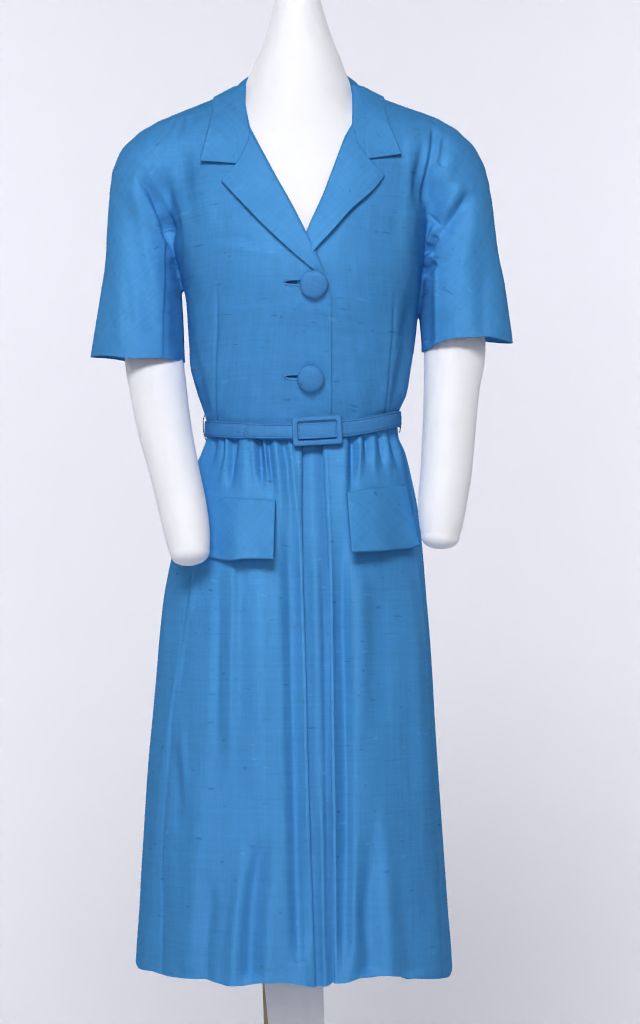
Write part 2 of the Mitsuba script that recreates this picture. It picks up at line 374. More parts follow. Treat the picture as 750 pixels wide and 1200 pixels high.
vt = np.linspace(60, 560, 501)
TAB = np.array([g(vt) for g in (TL, TR, TF, TB)])
def body_sdf(p):
    u = 375 + p[..., 0] * 1000; v = 600 - (p[..., 2] - CAM_Z) * 1000; y = p[..., 1] * 1000
    vc = np.clip(v, 60, 559.0)
    i = vc.astype(int) - 60; w = vc - np.floor(vc)
    l, r, bf, bb = (TAB[k][i] * (1 - w) + TAB[k][i + 1] * w for k in range(4))
    hw = (r - l) / 2
    xn = np.abs(u - (l + r) / 2) / hw
    b = np.where(y < 0, bf, bb) * 1000
    yn = np.abs(y) / b
    t = ((xn ** 2.25 + yn ** 2.25 + 1e-9) ** (1 / 2.25) - 1) * np.minimum(hw, b)
    t = np.maximum(t, (112 - v) * 0.8)
    out = None
    for chain in (ARM_L, ARM_R):
        d = None
        for (a, b_) in zip(chain[:-1], chain[1:]):
            a, b_ = np.array(a, float), np.array(b_, float)
            e = b_[:2] - a[:2]
            tt = np.clip(((u - a[0]) * e[0] + (v - a[1]) * e[1]) / (e @ e), 0, 1)
            q = np.hypot(u - a[0] - tt * e[0], v - a[1] - tt * e[1])
            rr = a[3] + (b_[3] - a[3]) * tt; rd = (a[2] + (b_[2] - a[2]) * tt) * 1000
            s = (np.sqrt((q / rr) ** 2 + (y / rd) ** 2 + 1e-9) - 1) * np.minimum(rr, rd)
            d = s if d is None else smin(d, s, 1.5)
        out = d if out is None else np.minimum(out, d)
    k = 4 + 30 * np.clip((285 - v) / 110, 0, 1) ** 1.4
    return smin(t, out, k) / 1000

def surface_nets(fn, lo, hi, h):
    n = np.ceil((np.array(hi) - lo) / h).astype(int) + 1
    g = np.stack(np.meshgrid(*[np.arange(k) for k in n], indexing='ij'), -1).astype(np.float32) * h + np.array(lo, np.float32)
    F = np.concatenate([fn(g[i:i + 16]) for i in range(0, n[0], 16)]).astype(np.float32)
    S = F < 0
    mixed = np.zeros(n - 1, bool); cnt = np.zeros(n - 1, np.int8)
    for o in np.ndindex(2, 2, 2):
        cnt += S[o[0]:n[0] - 1 + o[0], o[1]:n[1] - 1 + o[1], o[2]:n[2] - 1 + o[2]]
    mixed = (cnt > 0) & (cnt < 8)
    cells = np.argwhere(mixed)
    idx = np.full(n - 1, -1, int); idx[mixed] = np.arange(len(cells))
    acc, w = np.zeros((len(cells), 3)), np.zeros(len(cells))
    for ax in range(3):
        for o in np.ndindex(2, 2):
            o1 = list(o); o1.insert(ax, 0); o2 = list(o); o2.insert(ax, 1)
            a, b = cells + o1, cells + o2
            fa, fb = F[tuple(a.T)], F[tuple(b.T)]
            m = (fa < 0) != (fb < 0)
            t = np.where(m, fa / np.where(m, fa - fb, 1), 0)
            p = a.astype(float); p[:, ax] += t
            acc[m] += p[m]; w[m] += 1
    v = acc / w[:, None] * h + lo
    faces = []
    for ax in range(3):
        sl0 = [slice(1, -1)] * 3; sl0[ax] = slice(0, -1)
        sl1 = [slice(1, -1)] * 3; sl1[ax] = slice(1, None)
        a, b = S[tuple(sl0)], S[tuple(sl1)]
        e = np.argwhere(a != b)
        e2 = e.copy()
        for k in range(3):
            if k != ax: e2[:, k] += 1
        o1, o2 = [(1, 2), (2, 0), (0, 1)][ax]
        def cell(d1, d2):
            c = e2.copy(); c[:, o1] -= d1; c[:, o2] -= d2
            return idx[tuple(c.T)]
        q = np.stack([cell(1, 1), cell(0, 1), cell(0, 0), cell(1, 0)], 1)
        flip = ~a[tuple(e.T)]
        q[flip] = q[flip][:, ::-1]
        faces.append(q)
    q = np.vstack(faces)
    return v, np.vstack([q[:, [0, 1, 2]], q[:, [0, 2, 3]]])

def sdf_grad(p, e=4e-4):
    return np.stack([(body_sdf(p + e * np.eye(3)[k]) - body_sdf(p - e * np.eye(3)[k])) / (2 * e) for k in range(3)], -1)

def project(p, level=0.0, it=4):
    for _ in range(it):
        g = sdf_grad(p)
        p = p - g * ((body_sdf(p) - level) / np.maximum((g * g).sum(-1), 0.2))[..., None]
    return p

BV, BF = surface_nets(body_sdf, [U(92), -0.145, V(532)], [U(612), 0.118, V(104)], 0.003)
BV = project(BV)
bm = trimesh.Trimesh(BV, BF, process=False).subdivide()
BV, BF = np.array(bm.vertices), np.array(bm.faces)
BV = project(BV, it=2)
BN = vnormals(BV, BF)
if (BN * sdf_grad(BV)).sum(-1).mean() < 0:
    BF = BF[:, ::-1]; BN = -BN

def bodice_front(u, v):
    return -float(TF(v)) * max(0.0, 1 - (abs(u - 351) / 150) ** 2.25) ** 0.5 if abs(u - 351) < 150 else -0.035

BODICE_FOLDS = [
    # viewer's left armhole: deep crease with the chest cloth lapping over the sleeve
    ([(152, 200), (170, 219), (184, 240), (194, 262), (200, 290)], -10, 4, 13, .55, .2),
    ([(166, 198), (184, 222), (197, 246), (204, 270), (209, 310)], 6.0, 11, 6, .6, .5),
    ([(150, 212), (160, 235), (170, 262)], 2.6, 9, 9, .4, .5),
    ([(190, 250), (197, 266), (202, 284), (206, 306)], -2.5, 5, 10, .35, .4),
    ([(198, 300), (205, 320), (210, 335)], -2.0, 5, 8, .3, .3),
    # gathers out of the left shoulder seam
    ([(216, 136), (212, 150), (208, 170)], -1.7, 2.5, 5, .1, .8),
    ([(205, 141), (199, 152), (194, 166)], -1.5, 2.0, 3.5, .1, .8),
    ([(226, 132), (222, 150), (221, 172)], -1.2, 3, 4, .1, .8),
    ([(213, 160), (216, 195), (222, 245), (226, 290)], -2.6, 9, 9, .5, .5),
    ([(194, 170), (202, 205), (212, 245), (219, 290)], 2.2, 7, 8, .5, .5),
    ([(238, 200), (242, 250), (246, 290)], 1.6, 14, 14, .5, .5),
    # left sleeve
    ([(148, 210), (154, 260), (168, 330), (182, 410)], -2.4, 12, 10, .3, .1),
    ([(140, 250), (140, 300), (141, 360), (143, 416)], 1.6, 9, 9, .4, .1),
    ([(140, 300), (150, 350), (152, 400)], -1.4, 7, 6, .4, .3),
    ([(168, 290), (184, 330), (190, 372)], 1.8, 9, 11, .4, .4),
    ([(196, 286), (194.5, 330), (193.5, 375), (193, 421)], -1.1, 1.6, 3.2, .02, 0),
    ([(200, 330), (206, 375), (206, 424)], -1.4, 8, 6, .3, .3),
    # viewer's right armhole and shoulder
    ([(508, 146), (507, 170), (501, 205), (496, 235), (497, 262)], -4.6, 3.0, 9, .15, .3),
    ([(516, 150), (513, 180), (507, 215), (504, 250)], 2.6, 6, 5, .2, .4),
    ([(497, 158), (492, 190), (485, 220), (483, 260)], -3.0, 6, 7, .3, .5),
    ([(484, 140), (480, 180), (477, 230), (472, 300), (468, 350)], 2.6, 7, 11, .3, .4),
    ([(520, 160), (517, 182), (505, 210)], -2.6, 4, 5, .2, .5),
    ([(553, 220), (540, 243), (520, 268), (508, 290)], -5.0, 5, 10, .3, .4),
    ([(544, 214), (528, 238), (512, 262)], 3.2, 8, 6, .3, .4),
    ([(536, 178), (524, 205), (516, 235)], 1.8, 8, 7, .4, .4),
    ([(566, 225), (556, 262), (545, 300), (528, 350)], 2.2, 9, 12, .4, .5),
    ([(570, 280), (566, 330), (566, 398)], -2.0, 10, 8, .4, .1),
    ([(584, 290), (585, 340), (586, 398)], 1.2, 8, 7, .4, .1),
    ([(497, 250), (506, 256), (517, 268)], -1.5, 1.8, 2.5, .1, .3),
    ([(512, 263), (506, 278), (500, 290)], 4.0, 4, 4, .25, .25),
    ([(511, 274), (505, 288), (499, 300)], -4.5, 3, 3, .25, .25),
    ([(510, 297), (502, 303), (497, 312)], 3.6, 4, 4, .25, .25),
    ([(511, 307), (503, 314), (498, 326)], -4.0, 3, 5, .25, .25),
    ([(509.5, 310), (509.5, 350), (509.5, 403)], 1.1, 2.0, 2.5, .05, 0),
    ([(503, 330), (501, 365), (503, 405)], -2.2, 6, 6, .3, .1),
    # below the bust
    ([(253, 318), (254, 370), (253, 430), (252, 492)], -1.5, 2.4, 1.8, .25, 0),
    ([(463, 335), (461, 380), (457, 430), (452, 488)], -1.3, 1.8, 2.4, .25, 0),
    ([(212, 318), (228, 380), (244, 440), (252, 492)], 1.6, 7, 14, .3, .1),
    ([(222, 400), (231, 440), (243, 488)], -1.8, 6, 6, .3, .1),
    ([(484, 330), (478, 390), (470, 440), (458, 488)], -2.6, 7, 9, .3, .1),
    ([(490, 355), (484, 410), (474, 455), (464, 486)], 1.8, 5, 6, .3, .1),
    ([(462, 350), (458, 410), (448, 488)], 1.4, 8, 10, .3, .1),
    ([(300, 440), (298, 470), (296, 495)], 0.7, 9, 9, .5, 0),
    ([(420, 430), (424, 465), (424, 495)], 0.7, 9, 9, .5, 0),
    ([(276, 350), (320, 356), (352, 350)], -0.8, 10, 14, .4, .4),
    ([(232, 300), (270, 290), (310, 297), (350, 290)], 0.8, 5, 6, .3, .3),
    ([(236, 290), (268, 279), (305, 284)], -0.5, 4, 4, .3, .3),
]
bu, bvv = sheet(BV)
disp = 1.25 * folds(bu, bvv, BODICE_FOLDS, bodice_front) * np.clip((0.02 - BV[:, 1]) / 0.035, 0, 1) * np.clip(-BN[:, 1] * 2.2, 0, 1)
# the gussets under the arms turn in behind the seam
ins = np.where(bvv > 282, np.clip((bu - 195) / 22, 0, 1) * (bu < 217.3) + np.clip((510 - bu) / 20, 0, 1) * (bu > 489.5), 0) * np.clip((bvv - 282) / 30, 0, 1)
BV[:, 1] += 0.012 * ins * np.clip((0.012 - BV[:, 1]) / 0.03, 0, 1)
# soft slack of the cloth everywhere, and larger folds behind
disp += (meshkit.fbm(BV * [26, 26, 13], 3, 5) - 0.5) * 0.0028 * np.clip(np.abs(BN[:, 1]) * 2, 0.15, 1)
disp += (meshkit.fbm(BV * [70, 70, 40], 2, 9) - 0.5) * 0.0011
disp += np.where(BV[:, 1] > 0, np.sin(BV[:, 0] * 60 + 3 * meshkit.noise(BV * 9)) * 0.002 * np.clip(BV[:, 1] / 0.05, 0, 1), 0)
BV = BV + BN * disp[:, None]
# the over-lapping front stands a little proud, towards its edge
BN = vnormals(BV, BF)
bu, bvv = sheet(BV)

def curve_u(pts, y=None):
    p = np.array([near(a, b, bodice_front(a, b) if y is None else y) for a, b in pts])
    return lambda v: np.interp(v, p[:, 1], p[:, 0])
SEAM_L = curve_u([(213, 128), (202, 165), (192, 205), (196, 250), (203, 290), (216, 345), (217.5, 425), (217.5, 540)], 0)
SEAM_R = curve_u([(492, 122), (500, 160), (501, 205), (500, 255), (499, 300), (491, 360), (490.5, 400), (489, 430), (489, 540)], 0)
OVER = curve_u([(287, 90), (287, 120), (293, 149), (305, 172), (320, 200), (340, 236), (359, 274), (369, 294), (379, 316), (385, 331), (388, 346), (388, 520)])
UNDER = curve_u([(413, 90), (413, 120), (414, 143), (404, 160), (393, 189), (378, 229), (359, 274), (352, 292), (348, 330), (346, 520)])

def cloth_uv(p, bias=False, turn=0.0):
    side = np.sign(p[:, 0] - U(351))
    a = p[:, 0] - 0.35 * side * p[:, 1]
    b = p[:, 2] + 0.004 * np.sin(p[:, 0] * 21) + 0.25 * turn * (p[:, 0] - U(351)) ** 2
    if bias:
        a = p[:, 0] - 0.75 * bias * p[:, 1]
        return np.stack([(a + b), (b - a)], 1) * 0.7071 if bias > 0 else np.stack([(a - b), (a + b)], 1) * 0.7071
    return np.stack([a, b], 1)

def piece(vals, name, uvf, off=None, th=0.0016):
    v, f, n = BV, BF, BN
    if off is not None:
        v = v + n * off[:, None]
    for fn in vals:
        u, w = sheet(v)
        v, f, n = clip(v, f, fn(u, w, v), n)
    n = n / np.maximum(np.linalg.norm(n, axis=1, keepdims=True), 1e-9)
    v, f, n, uv = with_rim(v, f, n, uvf(v), th)
    return put(name, v, f, 'cloth', n, uv)

def hem_left(u, v, p): return (418.5 + (u - 105) * 0.05) - v + 1.2 * np.sin(u * 0.09)
HR = np.array([(470, 414), (489, 413.5), (497, 412), (512, 403.5), (530, 399), (569, 397), (601, 402), (630, 405)], float)
def hem_right(u, v, p): return np.interp(u, HR[:, 0], HR[:, 1]) - v
def neck_hole(u, v, p):
    return np.maximum((np.sqrt(((u - 349.5) / 62) ** 2 + (p[:, 1] / .074) ** 2) - 1) * 60, np.where(p[:, 1] < 0, v - 150, v - 128))
low = lambda u, v, p: 513 - v
def slit(u, v, cu, cv, hw, hh):
    cu, cv = near(cu, cv, bodice_front(cu, cv))
    return (np.abs((u - cu) / hw) ** 2.6 + np.abs((v - cv) / hh) ** 2 - 1) * hh
SLITS = [(347, 330.5, 12.5, 2.4), (345.5, 441, 11, 2.0)]
is_front = lambda u, v, p: np.where(np.abs(u - 351) < 95, -p[:, 1] * 1000, -p[:, 1] * 1000 - 8)

off = 0.0032 * np.clip((bu - 235) / 90, 0, 1) ** 1.5 * (BV[:, 1] < 0)
piece([lambda u, v, p: u - SEAM_L(v), is_front, lambda u, v, p: OVER(v) - u, low] +
      [lambda u, v, p, s=s: slit(u, v, *s) for s in SLITS], 'dress__bodice__front_panel', lambda p: cloth_uv(p, turn=1), off)
piece([lambda u, v, p: SEAM_R(v) - u, is_front, lambda u, v, p: u - UNDER(v), low], 'dress__bodice__front_panel', lambda p: cloth_uv(p, turn=1))
piece([lambda u, v, p: u - SEAM_L(v), lambda u, v, p: SEAM_R(v) - u, lambda u, v, p: -is_front(u, v, p), neck_hole, low], 'dress__bodice__back_panel', lambda p: cloth_uv(p))
piece([lambda u, v, p: SEAM_L(v) - u, hem_left], 'dress__sleeve', lambda p: cloth_uv(p, 1), th=0.0022)
piece([lambda u, v, p: u - SEAM_R(v), hem_right], 'dress__sleeve', lambda p: cloth_uv(p, -1), th=0.0022)
# the turned-up sleeve hems, seen from below inside the sleeves
def front_lookup(v, n):
    m = (n[:, 1] < -0.12)
    return v[m][::3], m
fm = (BN[:, 1] < -0.05) & (BV[:, 1] < 0.01)
FRONT = LinearNDInterpolator(BV[fm][:, [0, 2]], BV[fm][:, 1])
FNEAR = cKDTree(BV[fm][:, [0, 2]]); FY = BV[fm][:, 1]
def bodice_y(x, z):
    y = FRONT(x, z)
    bad = np.isnan(y)
    if bad.any():
        y[bad] = FY[FNEAR.query(np.stack([x[bad], z[bad]], 1))[1]]
    return y

# ------------------------------------------------------------------ lapels and collar
def knotted(pts, n):
    """n points along a polyline, with its corners among them."""
    p = np.asarray(pts, float)
    s = np.concatenate([[0], np.cumsum(np.linalg.norm(np.diff(p, axis=0), axis=1))])
    t = np.linspace(0, s[-1], n)
    for q in s[1:-1]:
        t[np.argmin(np.abs(t - q))] = q
    return np.stack([np.interp(t, s, p[:, k]) for k in range(p.shape[1])], 1)

def ruled(A, B, end, ns, nt, ramp=0.4, at_end=True):
    """A sheet between the rails A and B (ns points each); its first or last row follows the polyline end, fading over 'ramp' of the length."""
    t = np.linspace(0, 1, nt)[None, :, None]
    S = A[:, None] * (1 - t) + B[:, None] * t
    E = knotted(end, nt)
    row = -1 if at_end else 0
    bend = E - S[row]
    s = np.linspace(0, 1, ns)
    w = np.clip(((s - 1 + ramp) / ramp) if at_end else (1 - s / ramp), 0, 1)
    w = w * w * (3 - 2 * w)
    return S + w[:, None, None] * bend[None]

def lapel(roll, outer, top, lift, name, uvsign, edge_gap, base_off):
    ns, nt = 110, 54
    mp = lambda q: np.array([near(a, b, -0.112) for a, b in q])
    S = ruled(lerp_curve(mp(roll), ns), lerp_curve(mp(outer), ns), mp(top), ns, nt, 0.3, at_end=False)
    # keep the notch corner crisp: mitre the rows near the top
    uu, vv = S[..., 0].ravel(), S[..., 1].ravel()
    x, z = U(uu), V(vv)
    yb = bodice_y(x, z)
    d = np.linalg.norm(S - S[:, :1], axis=-1).ravel()           # distance from the roll, mm
    t = np.tile(np.linspace(0, 1, nt), ns)
    s = np.repeat(np.linspace(0, 1, ns), nt)
    R = 5.0
    roll_up = np.sqrt(np.clip(1 - (1 - np.clip(d / R, 0, 1)) ** 2, 0, 1))
    gap = (base_off + lift * roll_up * (1 - 0.75 * s ** 2)) + edge_gap * t ** 2 * np.sin(np.pi * np.clip(1.02 - s, 0, 1) ** 0.8) ** 0.6
    gap += (meshkit.fbm(np.stack([x, z, 0 * x], 1) * 22, 2, 3) - 0.5) * 1.2 * roll_up
    # cloth bridges the hollows: smooth the base
    yb = yb.reshape(ns, nt)
    for _ in range(10):
        yb[1:-1, 1:-1] = (yb[:-2, 1:-1] + yb[2:, 1:-1] + yb[1:-1, :-2] + yb[1:-1, 2:] + 2 * yb[1:-1, 1:-1]) / 6
    y = yb.ravel() - gap / 1000
    v = np.stack([x, y, z], 1)
    f = grid_faces(ns, nt)
    if vnormals(v, f)[:, 1].mean() > 0: f = f[:, ::-1]
    uv = np.stack([x + uvsign * z, z - uvsign * x], 1) * 0.7071
    return put(name, *((lambda q: (q[0], q[1], 'cloth', q[2], q[3]))(solid(v, f, 0.0013, uv))))

lapel([(293, 149), (305, 172), (320, 200), (340, 236), (359, 274), (369.3, 294), (378.5, 316), (381.5, 324)], [(259, 210.5), (280, 234), (310, 266), (335, 290), (352, 305), (367, 317.5), (376, 325)],
      [(293, 149), (290.5, 163), (278, 189), (259, 210.5)], 4.2, 'dress__lapel', 1, 4.2, 2.6)
lapel([(414, 143), (404, 160), (393, 189), (378, 229), (359, 274), (354, 290), (352, 306)], [(451, 203.5), (438, 221), (412, 245.5), (390, 271), (370, 293), (356, 310)],
      [(414, 143), (418.5, 163), (431, 183), (451, 203.5)], 4.0, 'dress__lapel', -1, 4.8, 0.3)

def rails(pts): return np.array([P(*q) for q in pts])
def collar_half(roll, outer, end, level, ns=140, nt=60):
    A, B = lerp_curve(rails(roll), ns), lerp_curve(rails(outer), ns)
    S = ruled(A, B, rails(end), ns, nt, 0.34)
    t = np.linspace(0, 1, nt)
    s = np.linspace(0, 1, ns)
    S[..., 2] += 0.005 * np.sin(np.pi * t)[None] * (1 - s ** 2)[:, None]
    S0 = S.copy()
    p = S.reshape(-1, 3)
    tt = np.tile(t, ns)
    lift = 0.0036 - 0.0014 * tt ** 2
    for _ in range(8):
        d = body_sdf(p); g = sdf_grad(p); g /= np.maximum(np.linalg.norm(g, axis=1, keepdims=True), 1e-6)
        need = np.clip(lift - d, 0, None) * np.clip(tt / 0.12, 0, 1)
        p = p + g * need[:, None]
        down = np.clip(d - lift, 0, None) * np.clip((tt - 0.35) / 0.6, 0, 1) * 0.7      # the edge lies down on the shoulder and chest
        p = p - g * down[:, None]
    S = p.reshape(ns, nt, 3)
    # towards the gorge the collar lies at the lapel's level
    w = np.clip((s - 0.60) / 0.28, 0, 1)[:, None]; w = w * w * (3 - 2 * w)
    S[..., ::2] = S[..., ::2] * (1 - w[..., None]) + S0[..., ::2] * w[..., None]
    y = bodice_y(S[..., 0].ravel(), S[..., 2].ravel()).reshape(ns, nt)
    d = np.linalg.norm(S - S[:, :1], axis=-1) * 1000
    up = np.sqrt(np.clip(1 - (1 - np.clip(d / 5, 0, 1)) ** 2, 0, 1))
    gap = (level * up + 4.2 * np.clip((t[None] - 0.5) / 0.5, 0, 1) ** 1.3 - 0.1) / 1000
    S[..., 1] = S[..., 1] * (1 - w) + (y - gap) * w
    for _ in range(6):
        S[1:-1, 1:-1, 1] = (S[:-2, 1:-1, 1] + S[2:, 1:-1, 1] + S[1:-1, :-2, 1] + S[1:-1, 2:, 1] + 2 * S[1:-1, 1:-1, 1]) / 6
    for _ in range(3):
        S[1:100, 1:-1] = (S[:99, 1:-1] + S[2:101, 1:-1] + S[1:100, :-2] + S[1:100, 2:] + 2 * S[1:100, 1:-1]) / 6
    return S
def stand(S, centre, down=0.03, n=10):
    """The inner side of the collar, from the roll down towards the neck seam."""
    r = S[:, 0]
    c = np.array([centre, 0.0])
    d = r[:, :2] - c; d /= np.linalg.norm(d, axis=1, keepdims=True)
    out = []
    for g in np.linspace(1, 0, n):
        q = r.copy(); q[:, 2] -= down * g
        q[:, :2] -= d * (0.0022 * min(1, 2.2 * g)) 
        out.append(q)
    return np.stack(out[:-1], 1)

collar_left = collar_half([(349.5, 84, .064), (322, 83, .058), (303, 85, .040), (293.5, 88, .012), (288.5, 100, -.018), (287, 115, -.04), (289, 132, -.066), (293.6, 149.6, -.112)],
                          [(349.5, 118, .098), (305, 118, .094), (270, 120, .066), (258, 119, .022), (253, 129, -.03), (246, 148, -.062), (240, 167, -.08), (234, 187, -.09)],
                          [(293.6, 149.6, -.112), (291.5, 164, -.112), (278, 190, -.112), (234, 187, -.09)], 5.9)
collar_right = collar_half([(349.5, 84, .064), (377, 83, .058), (395, 85, .040), (405.5, 88, .012), (411, 100, -.018), (413.5, 115, -.04), (413.5, 130, -.064), (413.6, 143.6, -.112)],
                           [(349.5, 118, .098), (394, 118, .094), (430, 120, .066), (442, 119, .022), (448, 128, -.03), (456, 147, -.062), (464, 164, -.08), (470.5, 179, -.088)],
                           [(413.6, 143.6, -.112), (417.7, 164, -.112), (431, 184, -.112), (470.5, 179, -.088)], 3.6)
for S, sg in ((collar_left, 1), (collar_right, -1)):
    S = np.concatenate([stand(S, U(349.5)), S], 1)
    ns, nt = S.shape[:2]
    v = S.reshape(-1, 3); f = grid_faces(ns, nt)
    m = v[:, 1] < -0.04
    if vnormals(v, f)[m][:, 1].mean() > 0: f = f[:, ::-1]
    uv = np.stack([v[:, 0] + sg * (v[:, 2]), v[:, 2] - sg * v[:, 0]], 1) * 0.7071
    q = solid(v, f, 0.0013, uv)
    put('dress__collar', q[0], q[1], 'cloth', q[2], q[3])

# ------------------------------------------------------------------ skirt
SL, SR, SF, SB = col([(500, 244, 466, .0885, .084), (512, 243, 467, .090, .086), (530, 237, 474.5, .096, .094), (560, 223, 482, .107, .106), (600, 212, 490, .120, .12), (650, 202, 495.5, .131, .132), (700, 192.5, 499.5, .138, .14), (740, 188, 503, .142, .145),
                      (800, 183, 507, .147, .15), (850, 178.5, 509.5, .150, .154), (900, 174, 512.5, .153, .158), (980, 169, 518, .158, .163), (1030, 166, 521.5, .161, .166), (1080, 163.5, 525, .164, .169), (1110, 161.5, 527.5, .166, .171), (1145, 159.5, 529.5, .168, .173)])
def skirt_front(u, v):
    c, hw = (SL(v) + SR(v)) / 2, (SR(v) - SL(v)) / 2
    return -float(SF(v)) * max(0.02, 1 - min(1, abs((u - c) / hw)) ** 2.3) ** (1 / 2.3)
NE = 2.3
rows_v = np.concatenate([np.arange(503, 620, 1.6), np.arange(620, 1144, 2.4)])
PL = np.array([near(u, v, -0.13 if v < 700 else -0.155) for u, v in [(354, 500), (354, 600), (357, 700), (359.5, 800), (361.5, 900), (364.5, 1000), (368.5, 1100), (371, 1200)]])
PR = np.array([near(u, v, -0.13 if v < 700 else -0.155) for u, v in [(376.5, 500), (380.5, 580), (383.5, 640), (385.5, 700), (386.5, 780), (387.5, 860), (389, 950), (390, 1050), (391.5, 1200)]])
nL0, nR0 = 0.05, 0.18
# columns: reference position (-1..1), sideways shift mm, depth mm (scaled by the row's pleat depth)
ang = np.linspace(0, np.pi, 430)
reg = -np.cos(ang)
cols = [(n, 0.0, 0.0) for n in reg if n < nL0 - 0.052 or n > nR0 + 0.052]
edgeL = [(-4.6, 0), (-4.2, -.02), (-3.7, -.08), (-3.1, -.2), (-2.4, -.45), (-1.6, -.8), (-.8, -1.3), (-.3, -1.9), (0, -2.6), (-.1, -3.4), (-.5, -4.2), (-1.2, -5.2), (-2, -6.2), (-2.6, -7.2), (-2.4, -8.2), (-1.4, -8.9), (0, -9.2), (1.4, -9.2)]
cols += [(nL0, x, d) for x, d in edgeL]
cols += [(n, 0.0, -9.2 + 2.6 * math.sin(math.pi * (n - nL0) / (nR0 - nL0)) ** 1.5) for n in np.linspace(nL0 + 0.02, nR0 - 0.02, 22)]
cols += [(nR0, -x, d) for x, d in edgeL[::-1]]
cols.sort(key=lambda c: 0)
cl = [c for c in cols if c[0] < nL0] + [c for c in cols if c[0] == nL0 and True] + [c for c in cols if nL0 < c[0] < nR0] + [c for c in cols if c[0] == nR0] + [c for c in cols if c[0] > nR0]
N0, XO, DP = (np.array(x) for x in zip(*cl))
DP = np.where((N0 > nL0) & (N0 < nR0), DP, DP)
hemp = np.array([(160, 1129), (163, 1132.5), (178, 1137), (187, 1141.5), (215, 1146), (240, 1147.5), (252, 1151), (265, 1154.5), (285, 1155), (305, 1152), (330, 1151.5), (350, 1154), (365, 1157), (382, 1157), (392, 1152.5), (404, 1152), (420, 1147), (435, 1144), (455, 1143), (470, 1144), (480, 1146), (510, 1146), (526, 1143), (529, 1138.5)], float)
hem_d = np.array([near(u, v, skirt_front(u, 1140)) for u, v in hemp])
V0, V1 = rows_v[0], rows_v[-1]
G = np.zeros((len(rows_v), len(N0), 3)); GU = np.zeros((len(rows_v), len(N0)))
for i, v in enumerate(rows_v):
    l, r, b = float(SL(v)), float(SR(v)), float(SF(v))
    c, hw = (l + r) / 2, (r - l) / 2
    nl, nr = (np.interp(v, PL[:, 1], PL[:, 0]) - c) / hw, (np.interp(v, PR[:, 1], PR[:, 0]) - c) / hw
    n = np.interp(N0, [-1, nL0, nR0, 1], [-1, nl, nr, 1])
    amp = 1.1 - 0.15 * np.clip((v - 520) / 300, 0, 1)
    y = -b * np.clip(1 - np.abs(n) ** NE, 0, 1) ** (1 / NE)
    x = U(c + n * hw + XO * amp * (1.0))
    G[i, :, 0], G[i, :, 1] = x, y - DP * amp / 1000 * 1.0
    GU[i] = n * hw
    vb = np.interp(c + n * hw, hem_d[:, 0], hem_d[:, 1])
    fr = (v - V0) / (V1 - V0)
    G[i, :, 2] = V(v + (vb - V1) * fr ** 3)
